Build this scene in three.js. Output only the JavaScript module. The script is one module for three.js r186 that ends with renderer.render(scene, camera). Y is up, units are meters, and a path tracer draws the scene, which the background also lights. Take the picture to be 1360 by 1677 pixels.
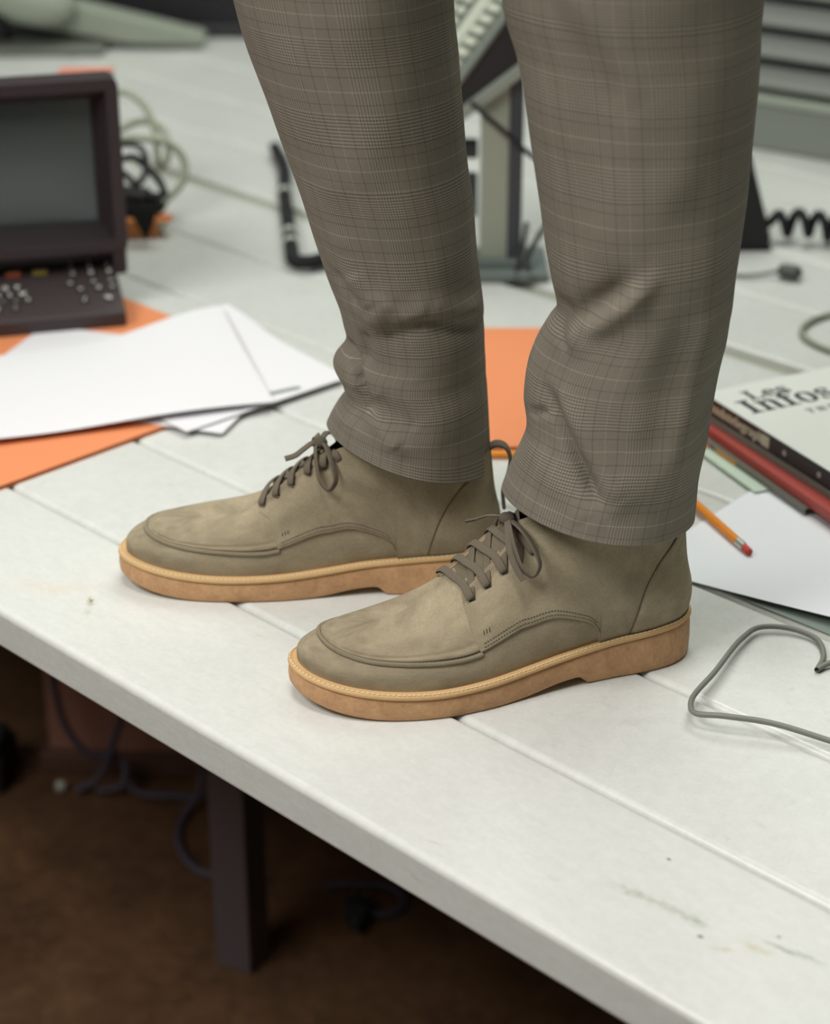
import * as THREE from 'three';
import { mergeGeometries } from 'three/addons/utils/BufferGeometryUtils.js';
import { RoundedBoxGeometry } from 'three/addons/geometries/RoundedBoxGeometry.js';
import { RectAreaLightUniformsLib } from 'three/addons/lights/RectAreaLightUniformsLib.js';
import { FontLoader } from 'three/addons/loaders/FontLoader.js';
import { TextGeometry } from 'three/addons/geometries/TextGeometry.js';

// ---------------------------------------------------------------- camera, light, exposure
const TY = 0.74;                                   // height of the table top
const scene = new THREE.Scene();
scene.background = new THREE.Color(0x0a0908);
const renderer = new THREE.WebGLRenderer();
renderer.toneMapping = THREE.LinearToneMapping;
renderer.toneMappingExposure = 1.0;
renderer.shadowMap.enabled = true;
const camera = new THREE.PerspectiveCamera(28.515, 1360 / 1677, 0.05, 40);
camera.position.set(0.9, 1.52774, 0.778914);
{
  const p = THREE.MathUtils.degToRad(26.0888);
  camera.lookAt(0.9 - 0.702679 * Math.cos(p), 1.52774 - Math.sin(p), 0.778914 - 0.711507 * Math.cos(p));
}
camera.focus = 1.50;
camera.userData.fStop = 4.0;
RectAreaLightUniformsLib.init();
const CEIL = 3.3;
// ceiling light panels: [x, z, width, depth, intensity, colour]
const PANELS = [
  [-0.9, -1.55, 2.4, 1.6, 3.9, 0xf4faf2, 'large square ceiling light panel over the back tables'],
  [-0.5, 1.9, 1.8, 1.3, 13.0, 0xf8f8f4, 'oblong ceiling light panel on the near left side of the room'],
];
// one wide soft downlight over the shoes: position, aim, cone half-angle, intensity
const DOWN = { at: [0.10, CEIL - 0.16, 0.12], to: [0.0, TY, -0.12], angle: 0.34, I: 11.5, c: 0xfff8f4 };
{
  const s = new THREE.SpotLight(DOWN.c, DOWN.I, 0, DOWN.angle, 1, 2); s.position.set(...DOWN.at); s.target.position.set(...DOWN.to); s.castShadow = true; s.shadow.radius = 26; s.name = 'downlight_beam'; scene.add(s, s.target);
}

// ---------------------------------------------------------------- helpers
const rng = (s => () => ((s = (s * 1664525 + 1013904223) >>> 0) / 4294967296))(20240611);
const V = (x, y, z) => new THREE.Vector3(x, y, z);
const lerp = (a, b, t) => a + (b - a) * t;
const clamp = (x, a, b) => Math.min(b, Math.max(a, x));
const sstep = (a, b, x) => { const t = clamp((x - a) / (b - a), 0, 1); return t * t * (3 - 2 * t); };
const taken = {};
function numbered(n) { if (!(n in taken)) { taken[n] = 0; return n; } taken[n]++; return n + '_' + String(taken[n]).padStart(3, '0'); }
function thing(name, label, category, pos = [0, 0, 0], turn = 0, group) {
  const g = new THREE.Group(); g.name = numbered(name); g.position.set(...pos); g.rotation.y = turn;
  g.userData = { label, category }; if (group) g.userData.group = group; scene.add(g); return g;
}
function part(name, geo, mat, parent, label) {
  const m = new THREE.Mesh(geo, mat); m.name = name; m.castShadow = m.receiveShadow = true;
  if (label) m.userData.label = label; parent.add(m); return m;
}
function solo(name, geo, mat, label, category, group) {
  const m = new THREE.Mesh(geo, mat); m.name = numbered(name); m.castShadow = m.receiveShadow = true;
  m.userData = { label, category }; if (group) m.userData.group = group; scene.add(m); return m;
}
function struct(name, geo, mat, label) {
  const m = new THREE.Mesh(geo, mat); m.name = name; m.castShadow = m.receiveShadow = true;
  m.userData = { kind: 'structure', label, category: name.split('_')[0] }; scene.add(m); return m;
}
const box = (w, h, d, x = 0, y = 0, z = 0) => new THREE.BoxGeometry(w, h, d).translate(x, y, z);
const rbox = (w, h, d, r, x = 0, y = 0, z = 0, seg = 2) => new RoundedBoxGeometry(w, h, d, seg, Math.min(r, w / 2.01, h / 2.01, d / 2.01)).translate(x, y, z);
const tube = (pts, r, seg = 60, rs = 8, closed = false) => new THREE.TubeGeometry(new THREE.CatmullRomCurve3(pts.map(p => p.isVector3 ? p : V(...p)), closed, 'centripetal'), seg, r, rs, closed);
const merge = l => mergeGeometries(l.map(g => { let q = g.index ? g.toNonIndexed() : g; for (const k of Object.keys(q.attributes)) if (!['position', 'normal', 'uv'].includes(k)) q.deleteAttribute(k); if (!q.attributes.uv) q.setAttribute('uv', new THREE.BufferAttribute(new Float32Array(q.attributes.position.count * 2), 2)); return q; }));
// grid of points f(i,j) -> geometry; uv g(i,j)
function grid(nu, nv, f, uvf, flip = false, wrapU = false) {
  const P = [], UV = [], I = [];
  for (let j = 0; j <= nv; j++) for (let i = 0; i <= nu; i++) { const p = f(i / nu, j / nv); P.push(p.x, p.y, p.z); const q = uvf ? uvf(i / nu, j / nv) : [i / nu, j / nv]; UV.push(q[0], q[1]); }
  const w = nu + 1;
  for (let j = 0; j < nv; j++) for (let i = 0; i < nu; i++) { const a = j * w + i, b = a + 1, c = a + w, d = c + 1; if (flip) I.push(a, c, b, b, c, d); else I.push(a, b, c, b, d, c); }
  const g = new THREE.BufferGeometry();
  g.setAttribute('position', new THREE.Float32BufferAttribute(P, 3)); g.setAttribute('uv', new THREE.Float32BufferAttribute(UV, 2)); g.setIndex(I);
  g.computeVertexNormals();
  if (wrapU) { const n = g.attributes.normal; for (let j = 0; j <= nv; j++) { const a = j * w, b = a + nu; const s = V(n.getX(a) + n.getX(b), n.getY(a) + n.getY(b), n.getZ(a) + n.getZ(b)).normalize(); n.setXYZ(a, s.x, s.y, s.z); n.setXYZ(b, s.x, s.y, s.z); } }
  return g;
}
// smooth 1-D interpolation through points [[x,y],...] with x increasing
function curve1(pts) {
  return x => {
    const n = pts.length; if (x <= pts[0][0]) return pts[0][1]; if (x >= pts[n - 1][0]) return pts[n - 1][1];
    let i = 0; while (x > pts[i + 1][0]) i++;
    const sl = k => k <= 0 ? (pts[1][1] - pts[0][1]) / (pts[1][0] - pts[0][0]) : k >= n - 1 ? (pts[n - 1][1] - pts[n - 2][1]) / (pts[n - 1][0] - pts[n - 2][0]) : (pts[k + 1][1] - pts[k - 1][1]) / (pts[k + 1][0] - pts[k - 1][0]);
    const h = pts[i + 1][0] - pts[i][0], t = (x - pts[i][0]) / h, t2 = t * t, t3 = t2 * t;
    return (2 * t3 - 3 * t2 + 1) * pts[i][1] + (t3 - 2 * t2 + t) * h * sl(i) + (-2 * t3 + 3 * t2) * pts[i + 1][1] + (t3 - t2) * h * sl(i + 1);
  };
}
// tileable value noise
function noiseTile(n, seed) {
  let s = seed >>> 0; const a = new Float32Array(n * n); for (let i = 0; i < n * n; i++) { s = (s * 1664525 + 1013904223) >>> 0; a[i] = s / 4294967296; }
  return (x, y) => { x = ((x % 1) + 1) % 1 * n; y = ((y % 1) + 1) % 1 * n; const xi = x | 0, yi = y | 0; let fx = x - xi, fy = y - yi; fx = fx * fx * (3 - 2 * fx); fy = fy * fy * (3 - 2 * fy); const X1 = (xi + 1) % n, Y1 = (yi + 1) % n, X = xi % n, Y = yi % n; return lerp(lerp(a[Y * n + X], a[Y * n + X1], fx), lerp(a[Y1 * n + X], a[Y1 * n + X1], fx), fy); };
}
function dataTex(w, h, f, srgb = true) {
  const d = new Uint8Array(w * h * 4);
  for (let y = 0; y < h; y++) for (let x = 0; x < w; x++) { const c = f(x / w, y / h, x, y), o = (y * w + x) * 4; d[o] = clamp(c[0], 0, 255); d[o + 1] = clamp(c[1], 0, 255); d[o + 2] = clamp(c[2], 0, 255); d[o + 3] = 255; }
  const t = new THREE.DataTexture(d, w, h, THREE.RGBAFormat); t.magFilter = THREE.LinearFilter; t.minFilter = THREE.LinearMipmapLinearFilter; t.generateMipmaps = true; t.wrapS = t.wrapT = THREE.RepeatWrapping;
  if (srgb) t.colorSpace = THREE.SRGBColorSpace; t.needsUpdate = true; return t;
}
const rep = (t, x, y) => { const c = t.clone(); c.repeat.set(x, y); c.needsUpdate = true; return c; };
const std = (color, roughness = 0.6, extra = {}) => new THREE.MeshStandardMaterial({ color, roughness, side: THREE.DoubleSide, ...extra });
const n4 = noiseTile(4, 5), n8 = noiseTile(8, 11), n16 = noiseTile(16, 12), n32 = noiseTile(32, 13), n64 = noiseTile(64, 14), n128 = noiseTile(128, 15), n256 = noiseTile(256, 16);

// ---------------------------------------------------------------- materials
// brushed nubuck: mottled taupe with fine nap; uv in metres (one tile = 0.2 m)
const nubTex = dataTex(1024, 1024, (u, v) => {
  const m = n8(u, v) * 0.5 + n16(u + .3, v) * 0.3 + n32(u, v + .2) * 0.2, patch = sstep(.45, .80, n8(u + .5, v + .1) * .6 + n16(u, v) * .4);
  const f = (n256(u, v) - .5) * 10 + (n128(u, v) - .5) * 8, k = (m - .5) * 34 - patch * 12;
  return [158 + k + f, 145 + k + f, 120 + k * .85 + f];
});
const nubBump = dataTex(512, 512, (u, v) => { const f = n256(u, v) * 160 + n64(u, v) * 60 + n16(u, v) * 35; return [f, f, f]; }, false);
const M = {};
M.nubuck = std(0xffffff, 0.93, { map: rep(nubTex, 5, 5), bumpMap: rep(nubBump, 12, 12), bumpScale: 0.00025 });
M.lace = std(0x6a6052, 0.9, { bumpMap: rep(nubBump, 6, 6), bumpScale: 0.0003 });
M.tongue = std(0x6f6552, 0.95);
M.eyelet = std(0x1b1815, 0.7);
M.edge = std(0xa08b66, 0.85);
M.seam = std(0x544b3c, 0.9);
const crepe = dataTex(512, 512, (u, v) => { const k = (n16(u, v) - .5) * 16 + (n64(u, v) - .5) * 12 + (n256(u, v) - .5) * 12, st = sstep(.72, .95, n32(u, v + .4)) * -10; return [200 + k + st, 155 + k + st, 112 + k * .8 + st]; });
M.sole = std(0xffffff, 0.62, { map: rep(crepe, 7, 7), bumpMap: rep(nubBump, 14, 14), bumpScale: 0.0004 });
M.welt = std(0xd0a976, 0.65, { bumpMap: rep(nubBump, 14, 14), bumpScale: 0.0003 });
M.cream = std(0xe2d2ab, 0.8);
// glen check suiting; one tile = one repeat of the check
function glen() {
  const W = 1024, H = 1024;
  const line = (t) => {                              // across one repeat: 0 base, -1..1 line colour
    const x = t * 62;                                // mm
    if (x < 26) { const q = (x % 2.6) / 2.6; return q < .42 ? -.85 : .55; }            // band of dark and pale lines
    if (Math.abs(x - 33) < .42) return -.75;
    if (Math.abs(x - 44) < .42) return .95;
    if (Math.abs(x - 55) < .42) return -.75;
    return 0;
  };
  const lineV = (t) => {
    const x = t * 52;
    if (x < 19.8) { const q = (x % 2.2) / 2.2; return q < .45 ? -.7 : .5; }
    if (Math.abs(x - 26) < .4) return -.9;
    if (Math.abs(x - 35) < .4) return .6;
    if (Math.abs(x - 44) < .4) return -.9;
    return 0;
  };
  return dataTex(W, H, (u, v, x, y) => {
    const tw = ((x + y) % 8 < 4) ? 1 : -1, a = lineV(u), b = line(v);
    let k = tw * 2.4 + (n256(u, v) - .5) * 12 + (n64(u * 1, v) - .5) * 5;
    k += a * (tw > 0 ? 30 : 13) + b * (tw < 0 ? 36 : 20);
    k += Math.sin(u * 52 / 1.3 * 6.2832) * 4.5 + Math.sin(v * 62 / 1.55 * 6.2832) * 3;
    return [144 + k, 135 + k, 121 + k * .96];
  });
}
const glenTex = glen();
const weave = dataTex(256, 256, (u, v, x, y) => { const f = 120 + ((x + y) % 8 < 4 ? 40 : -40) + (n128(u, v) - .5) * 60; return [f, f, f]; }, false);
M.suit = std(0xffffff, 0.88, { map: glenTex, bumpMap: rep(weave, 10, 10), bumpScale: 0.0002 });
M.black = std(0x17161a, 0.55);
M.blackMatte = std(0x131216, 0.85);
M.darkBrown = std(0x241d1d, 0.5);
M.keycap = std(0x383232, 0.55);
M.legend = std(0xf0eee6, 0.6);
M.paper = std(0xdfdde1, 0.85);
M.paperCool = std(0xe4e6ea, 0.85);
M.orange = std(0xe0895a, 0.7);
M.grey = std(0x8d9088, 0.6);
M.cableGrey = std(0x77786f, 0.5);
M.cableBlack = std(0x1c1c20, 0.5);
M.gold = std(0xe58a1c, 0.4);

// ---------------------------------------------------------------- room
const concrete = dataTex(1024, 1024, (u, v) => { const k = (n8(u, v) - .5) * 26 + (n32(u, v) - .5) * 20 + (n128(u, v) - .5) * 16 + (n256(u, v) - .5) * 12; return [90 + k, 61 + k * .85, 36 + k * .7]; });
struct('floor', box(8.2, 0.1, 7.2, -0.6, -0.05, -0.7), std(0xffffff, 0.75, { map: rep(concrete, 4, 4) }), 'brown stained concrete floor under the table');
const wallM = std(0x7c8078, 0.9), wallD = std(0x3a302b, 0.9);
struct('wall_back', box(8.2, CEIL, 0.12, -0.6, CEIL / 2, -4.3), wallM, 'plain wall behind the tables');
struct('wall_left', box(0.12, CEIL, 7.2, -4.7, CEIL / 2, -0.7), wallM, 'plain wall beyond the table ends');
struct('wall_right', box(0.12, CEIL, 7.2, 3.5, CEIL / 2, -0.7), wallM, 'plain side wall');
struct('wall_front', box(8.2, CEIL, 0.12, -0.6, CEIL / 2, 2.9), wallM, 'plain wall on the near side of the room');
struct('ceiling', box(8.2, 0.1, 7.2, -0.6, CEIL + 0.05, -0.7), std(0xd8d8d2, 0.9), 'white ceiling');
for (const [x, z, w, d, I, c, label] of PANELS) {
  const t = thing('ceiling_light', label, 'ceiling light', [x, CEIL, z]);
  part('frame', merge([box(w + .06, .03, .03, 0, -.015, d / 2 + .015), box(w + .06, .03, .03, 0, -.015, -d / 2 - .015), box(.03, .03, d, w / 2 + .015, -.015, 0), box(.03, .03, d, -w / 2 - .015, -.015, 0)]), std(0xdddddd, .5), t);
  part('diffuser', box(w, .008, d, 0, -.012, 0), std(0xffffff, .6, { emissive: c, emissiveIntensity: 1.2 }), t);
  const l = new THREE.RectAreaLight(c, I, w, d); l.position.set(x, CEIL - .03, z); l.lookAt(x, 0, z); l.name = 'panel_light'; scene.add(l);
}

{ // the downlight's housing
  const t = thing('spotlight', 'round ceiling downlight aimed at the boots', 'spotlight', [DOWN.at[0], DOWN.at[1], DOWN.at[2]]);
  t.lookAt(...DOWN.to);
  const pts = [[.19, -.006], [.2, -.006], [.205, -.03], [.17, -.12], [.05, -.14], [0, -.14]].map(q => new THREE.Vector2(...q));
  part('housing', new THREE.LatheGeometry(pts, 40).rotateX(Math.PI / 2), M.black, t);
  part('lens', new THREE.CylinderGeometry(.188, .188, .004, 40).rotateX(Math.PI / 2).translate(0, 0, -.02), std(0xffffff, .5, { emissive: 0xfff4ea, emissiveIntensity: 2 }), t);
}

// ---------------------------------------------------------------- tables of painted planks
const PW = 0.14482, PT = 0.038;
const paintTex = dataTex(1024, 1024, (u, v) => { const k = (n8(u, v) - .5) * 5 + (n64(u * 1, v) - .5) * 5 + (n256(u, v) - .5) * 5 - sstep(.93, .99, n128(u, v)) * 9 - sstep(.86, .95, n64(u + .2, v)) * 5; return [210 + k, 211 + k, 207 + k]; });
const paintBump = dataTex(512, 512, (u, v) => { const k = n16(u, v) * 60 + n64(u, v) * 60 + n256(u, v) * 60 + 40; return [k, k, k]; }, false);
// stains on the near planks: [x (m), across (0..1 of plank), angle, length, width, strength, tint]
const SMUDGE = [
  [-.303, .449, 2.5, .0085, .0032, .75, [118, 112, 78]], [-.29, .36, 2.5, .007, .004, .22, [150, 140, 100]], [-.35, .36, .4, .03, .012, .16, [215, 170, 125]], [-.33, .5, .8, .025, .010, .12, [215, 170, 125]],
  [.258, .50, .12, .018, .0045, .34, [128, 140, 116]], [.278, .525, .15, .016, .0035, .30, [128, 140, 116]], [.293, .53, .05, .012, .003, .26, [128, 138, 114]], [.306, .54, .1, .011, .0045, .42, [122, 134, 110]],
  [.349, .57, .1, .013, .0042, .40, [172, 160, 100]], [.362, .645, .12, .017, .0015, .60, [104, 114, 94]], [.376, .675, .1, .013, .0014, .55, [104, 114, 94]], [.334, .46, .6, .010, .0022, .30, [150, 140, 95]],
  [.317, .461, .2, .0022, .0016, 1.2, [40, 40, 30]], [.352, .70, 0, .0016, .0013, .7, [70, 80, 60]], [.253, .812, 0, .0018, .0014, 1.0, [60, 60, 50]], [.13, .15, .35, .008, .0012, .28, [170, 150, 120]],
  [-.162, .87, .1, .008, .002, .25, [190, 160, 120]], [.213, .33, .1, .006, .0015, .22, [150, 150, 130]],
];
const X0 = -0.75, X1 = 0.85;
const stainTex = dataTex(2048, 192, (u, v) => {
  const x = lerp(X0, X1, u), z = v * PW; let c = [210, 211, 207];
  const k = (n32(u * 4, v) - .5) * 4 + (n256(u * 2, v * .2) - .5) * 5; c = c.map(q => q + k);
  for (const [sx, sv, an, L, Wd, st, tint] of SMUDGE) {
    const dx = x - sx, dz = z - sv * PW; if (Math.abs(dx) > L * 2 + .01 || Math.abs(dz) > L * 2 + .01) continue;
    const a = dx * Math.cos(an) + dz * Math.sin(an), b = -dx * Math.sin(an) + dz * Math.cos(an) + (n64(u * 8, v) - .5) * Wd;
    const w = Math.exp(-(a * a) / (L * L * .5) - (b * b) / (Wd * Wd * .5)) * st * clamp(.45 + n128(u * 6, v * 1.5) * 1.1, 0, 1.2);
    c = c.map((q, i) => lerp(q, tint[i], clamp(w, 0, 1)));
  }
  return c;
});
M.paint = std(0xffffff, 0.25, { map: rep(paintTex, 2, 2), bumpMap: rep(paintBump, 3, 3), bumpScale: 0.00025 });
M.paintStain = std(0xffffff, 0.25, { map: stainTex, bumpMap: rep(paintBump, 3, 1), bumpScale: 0.0002 });
stainTex.wrapS = THREE.ClampToEdgeWrapping;
// a plank: rounded profile extruded along x; uv in metres on the top
function plank(x0, x1, z0, z1, r = 0.006, stain = false) {
  const prof = []; const w = z1 - z0, N = 5;
  const corner = (cz, cy, a0) => { for (let k = 0; k <= N; k++) { const a = a0 + k / N * Math.PI / 2; prof.push([cz + r * Math.cos(a), cy + r * Math.sin(a)]); } };
  corner(w / 2 - r, -r, 0); corner(-w / 2 + r, -r, Math.PI / 2); corner(-w / 2 + r, -PT + r, Math.PI); corner(w / 2 - r, -PT + r, Math.PI * 1.5);
  prof.push(prof[0]);
  const zc = (z0 + z1) / 2, n = prof.length - 1;
  const g = grid(1, n, (a, b) => { const q = prof[Math.round(b * n)]; return V(lerp(x0, x1, a), TY + q[1], zc + q[0]); },
    (a, b) => { const q = prof[Math.round(b * n)], x = lerp(x0, x1, a); return stain ? [(x - X0) / (X1 - X0), (w / 2 - q[0] - q[1] * .9 + .004) / w] : [x + z0 * 3.7, (zc + q[0]) + q[1] + z0]; });
  // flat-faced normals: recompute on creased basis from the profile
  const nn = g.attributes.normal;
  const cap = s => { const sh = new THREE.Shape(prof.map(q => new THREE.Vector2(q[0], q[1]))); const c = new THREE.ShapeGeometry(sh); const p = c.attributes.position, o = []; for (let i = 0; i < p.count; i++) o.push(s ? x1 : x0, TY + p.getY(i), zc + p.getX(i)); c.setAttribute('position', new THREE.Float32BufferAttribute(o, 3)); c.computeVertexNormals(); return c; };
  for (let j = 0; j <= n; j++) { const per = N + 1; const ci = Math.floor(Math.min(j, n - 1) / per) % 4, k = j === n ? 0 : j % per; const a = (j === n ? 0 : ci * Math.PI / 2 + k / N * Math.PI / 2); for (let i = 0; i < 2; i++) nn.setXYZ(j * 2 + i, 0, Math.sin(a), Math.cos(a)); }
  return merge([g, cap(0), cap(1)]);
}
function makeTable(label, zFront, x0, x1, count, near) {
  const t = thing('table', label, 'table', [0, 0, 0], 0, 'white plank tables pushed together');
  for (let k = 0; k < count; k++) part('plank', plank(x0, x1, zFront - (k + 1) * PW + .0009, zFront - k * PW - .0009, .006, near && k < 1), near && k < 1 ? M.paintStain : M.paint, t);
  const zc = zFront - count * PW / 2, legM = std(0x554b4e, 0.5);
  part('beam', rbox(x1 - x0 - .3, .05, .05, .003, (x0 + x1) / 2, TY - PT - .026, zc), legM, t);
  for (const x of [-0.591, x1 - .3]) {
    const g = rbox(.047, TY - PT - .05, .047, .002, 0, (TY - PT - .05) / 2, 0); g.rotateY(THREE.MathUtils.degToRad(19)); g.translate(x, 0, zc - .006);
    part('leg', g, legM, t, 'dark square leg');
    part('cross_bar', rbox(.05, .03, count * PW - .12, .003, x, TY - PT - .065, zc), legM, t);
  }
  return t;
}
makeTable('white plank table the person stands on, nearest the camera', 0, -1.75, 1.15, 6, true);
makeTable('white plank table behind the wide dark seam, under the desk telephone', -0.892, -2.3, 1.15, 6, false);
makeTable('white plank table at the very back under the louvred grey unit', -0.892 - 6 * PW - .004, -2.3, 1.15, 6, false);
solo('gap_strip', rbox(2.9, .02, .022, .002, -.3, TY - .0165, -.8803), std(0x9a9b8c, .7), 'grey filler strip sunk between the two front tables', 'filler strip');

// ---------------------------------------------------------------- shoes
const OUT_L = [[.316, -.003], [.312, .016], [.3, .032], [.279, .0465], [.25, .0565], [.215, .061], [.18, .058], [.145, .050], [.11, .0425], [.075, .0375], [.04, .0345], [.018, .0275], [.0045, .015], [0, 0]];
const OUT_M = [[.0045, -.015], [.018, -.0275], [.04, -.034], [.075, -.035], [.11, -.035], [.145, -.040], [.18, -.0455], [.215, -.0475], [.25, -.0455], [.279, -.039], [.3, -.0285], [.312, -.0165]];
const yWelt = curve1([[0, .0375], [.03, .0365], [.07, .0335], [.11, .029], [.16, .0235], [.21, .0212], [.25, .0222], [.285, .0255], [.316, .030]]);
const yBotA = curve1([[.1, .0072], [.12, .0055], [.145, .0015], [.165, 0], [.235, 0], [.26, .0008], [.29, .0045], [.316, .0110]]);
const yBot = s => s < .094 ? 0 : s < .102 ? lerp(0, .0072, (s - .094) / .008) : yBotA(s);
const spineY = curve1([[.14, .1205], [.15, .1125], [.17, .0955], [.19, .0785], [.205, .0675], [.22, .0600], [.235, .0560], [.252, .0530]]);
const outlinePts = (() => {
  const c = new THREE.CatmullRomCurve3([...OUT_L, ...OUT_M].map(p => V(p[0], 0, p[1])), true, 'centripetal');
  const raw = c.getPoints(2400); raw.pop();
  return raw;
})();
const NO = outlinePts.length;
const heelI = outlinePts.reduce((b, p, i) => p.x < outlinePts[b].x ? i : b, 0);
// side +1 lateral, -1 medial; p 0 toe .. 1 heel -> [s, L, normal s, normal L]
function outl(side, p, inset = 0) {
  const f = side > 0 ? p * heelI : (NO - p * (NO - heelI));
  const at = k => outlinePts[((Math.floor(k) % NO) + NO) % NO];
  const g = k => { const a = at(k), b = at(k + 1), t = k - Math.floor(k); return [lerp(a.x, b.x, t), lerp(a.z, b.z, t)]; };
  const q = g(f), a = g(f - 6), b = g(f + 6); let ns = -(b[1] - a[1]), nl = b[0] - a[0]; const h = Math.hypot(ns, nl); ns /= -h; nl /= -h;
  return [q[0] - ns * inset, q[1] - nl * inset, ns, nl];
}
const sb2sT = curve1([[.148, .146], [.175, .172], [.2, .193], [.225, .212], [.25, .23], [.275, .246], [.295, .2515], [.31, .252]]);
function upper(side, p, v) {                         // -> [s, y, L]
  v = clamp(v, 0, 1); p = clamp(p, 0, 1);
  const [s, L, ns, nl] = outl(side, p, .0068), y0 = yWelt(s) - .0015;
  let sT, lT, yT;
  const off = -.012 * sstep(.27, .2, s);
  if (s > .148) { sT = sb2sT(s); lT = off; yT = spineY(sT); }
  else { const c = clamp(-1 + 2 * (s - .0068) / (.148 - .0068), -1, 1), sn = Math.sqrt(1 - c * c) * sstep(-.12, .7, 1 - c); sT = .08 + .066 * c; lT = side * .0345 * sn + off * (.5 + .5 * c); yT = lerp(spineY(.146), .131, sstep(0, .4, 1 - c)); }
  const k = sstep(.168, .085, s), n = lerp(1.85, 2.7, sstep(.185, .25, s)), tau = v * Math.PI / 2;
  const cs = Math.max(0, Math.cos(tau)), sn = Math.sin(tau);
  const a1 = 1 - Math.pow(cs, 2 / n), b1 = Math.pow(sn, 2 / n), a2 = Math.pow(v, 1.7), b2 = v;
  const a = lerp(a1, a2, k), b = lerp(b1, b2, k);
  const bulge = (.0042 * k * Math.exp(-Math.pow((v - .2) / .2, 2)) + .0016 * (1 - k) * Math.exp(-Math.pow((v - .2) / .14, 2))) * (1 - Math.exp(-v * 30));
  return [lerp(s, sT, a) + ns * bulge, lerp(y0, yT, b), lerp(L, lT, a) + nl * bulge];
}
const pOfS = (() => { const tab = {}; for (const sd of [1, -1]) { tab[sd] = []; for (let i = 0; i <= 600; i++) tab[sd].push(outl(sd, i / 600, .0068)[0]); } return (sd, s) => { const t = tab[sd]; let lo = 0, hi = 600; while (hi - lo > 1) { const m = (lo + hi) >> 1; if (t[m] > s) lo = m; else hi = m; } return (lo + clamp((t[lo] - s) / Math.max(1e-9, t[lo] - t[hi]), 0, 1)) / 600; }; })();
function vAtY(side, p, y) { let lo = 0, hi = 1; for (let i = 0; i < 30; i++) { const m = (lo + hi) / 2; if (upper(side, p, m)[1] < y) lo = m; else hi = m; } return lo; }
function makeShoe(name, label, O, angDeg, foot) {
  // foot +1: lateral side towards the camera (left foot); -1: right foot
  const a = THREE.MathUtils.degToRad(angDeg);
  const root = thing(name, label, 'shoe', [O[0], TY, O[1]], Math.atan2(-Math.sin(a), Math.cos(a)), 'pair of taupe nubuck boots');
  const loc = q => V(q[0], q[1], -foot * q[2]);
  const flipF = foot < 0;
  const nrm = (sd, p, v) => { const e = .004, A = loc(upper(sd, clamp(p - e, 0, 1), v)), B = loc(upper(sd, clamp(p + e, 0, 1), v)), C = loc(upper(sd, p, clamp(v - e, 0, 1))), D = loc(upper(sd, p, clamp(v + e, 0, 1))); const n = B.sub(A).cross(D.sub(C)).normalize(); const o = outl(sd, p); const c = loc(upper(sd, p, v)); const ref = V(c.x - .12, .25 * 0 + .4 * v + .05, c.z - 0).add(loc([o[2] * .3, 0, o[3] * .3])).normalize(); const out = loc([o[2], 1.2 * v + .15, o[3]]); return n.dot(out) < 0 ? n.negate() : n; };
  const S = (sd, p, v, off = 0) => { const q = loc(upper(sd, p, v)); return off ? q.addScaledVector(nrm(sd, p, v), off) : q; };
  const P = (s, y, L) => V(s, y, -foot * L);
  // --- sole
  const NS = 280;
  const ring = (i, inset, yf) => { const k = (i % NS) / NS; const sd = k < .5 ? 1 : -1, p = k < .5 ? k * 2 : (1 - k) * 2; const o = outl(sd, p, inset); return P(o[0], yf(o[0], sd), o[1]); };
  const solidRings = (profile, uvh) => {
    const nr = profile.length - 1;
    const side = grid(NS, nr, (i, j) => { const q = profile[Math.round(j * nr)]; return ring(Math.round(i * NS), q[0], q[1]); }, (i, j) => [i * .72, profile[Math.round(j * nr)][2]], !flipF, true);
    const capG = (q, fl) => grid(NS / 2, 8, (i, j) => { const k = Math.round(i * NS / 2); const A = ring(k, q[0], q[1]), B = ring(NS - k, q[0], q[1]); const r = A.clone().lerp(B, j); return r; }, (i, j) => [i * .3, j * .1], fl);
    return merge([side, capG(profile[0], flipF), capG(profile[nr], !flipF)]);
  };
  const top = s => yWelt(s) - .0042;
  const sole = part('sole', solidRings([
    [.0035, s => yBot(s), 0], [.0012, s => yBot(s) + .0006, .002], [.0002, s => yBot(s) + .0022, .004], [-.0002, s => lerp(yBot(s), top(s), .45), .012], [.0002, s => lerp(yBot(s), top(s), .8), .018], [.0008, s => top(s) - .0012, .022], [.0022, s => top(s) - .0002, .024]]), M.sole, root, 'honey coloured crepe sole');
  // --- welt
  const welt = part('welt', solidRings([
    [.0026, s => yWelt(s) - .0044, 0], [.0004, s => yWelt(s) - .0040, .003], [-.0004, s => yWelt(s) - .0028, .005], [-.0001, s => yWelt(s) - .0010, .007], [.0012, s => yWelt(s) - .0001, .009], [.0026, s => yWelt(s), .011], [.0032, s => yWelt(s) - .0006, .012], [.0042, s => yWelt(s) - .0001, .013], [.009, s => yWelt(s), .017]]), M.welt, root, 'pale tan welt strip');
  {
    const st = []; let acc = 0, last = null; const N = 1500;
    for (let i = 0; i <= N; i++) {
      const q = ring(i / N * NS * .99999, .0014, s => yWelt(s) + .0002); if (last) acc += q.distanceTo(last);
      if (last && acc > .0036) { const d = q.clone().sub(last).normalize(); const g = new THREE.CapsuleGeometry(.00055, .0019, 2, 5); g.applyQuaternion(new THREE.Quaternion().setFromUnitVectors(V(0, 1, 0), d)); g.translate(q.x, q.y, q.z); st.push(g); acc = 0; }
      last = q;
    }
    const m = part('welt_stitching', merge(st), M.cream, welt, 'cream stitches'); m.userData.kind = 'stuff';
  }
  // --- base upper
  const NU = 480, NV = 90;
  const fullU = u => u < .5 ? [1, u * 2] : [-1, (1 - u) * 2];
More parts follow.
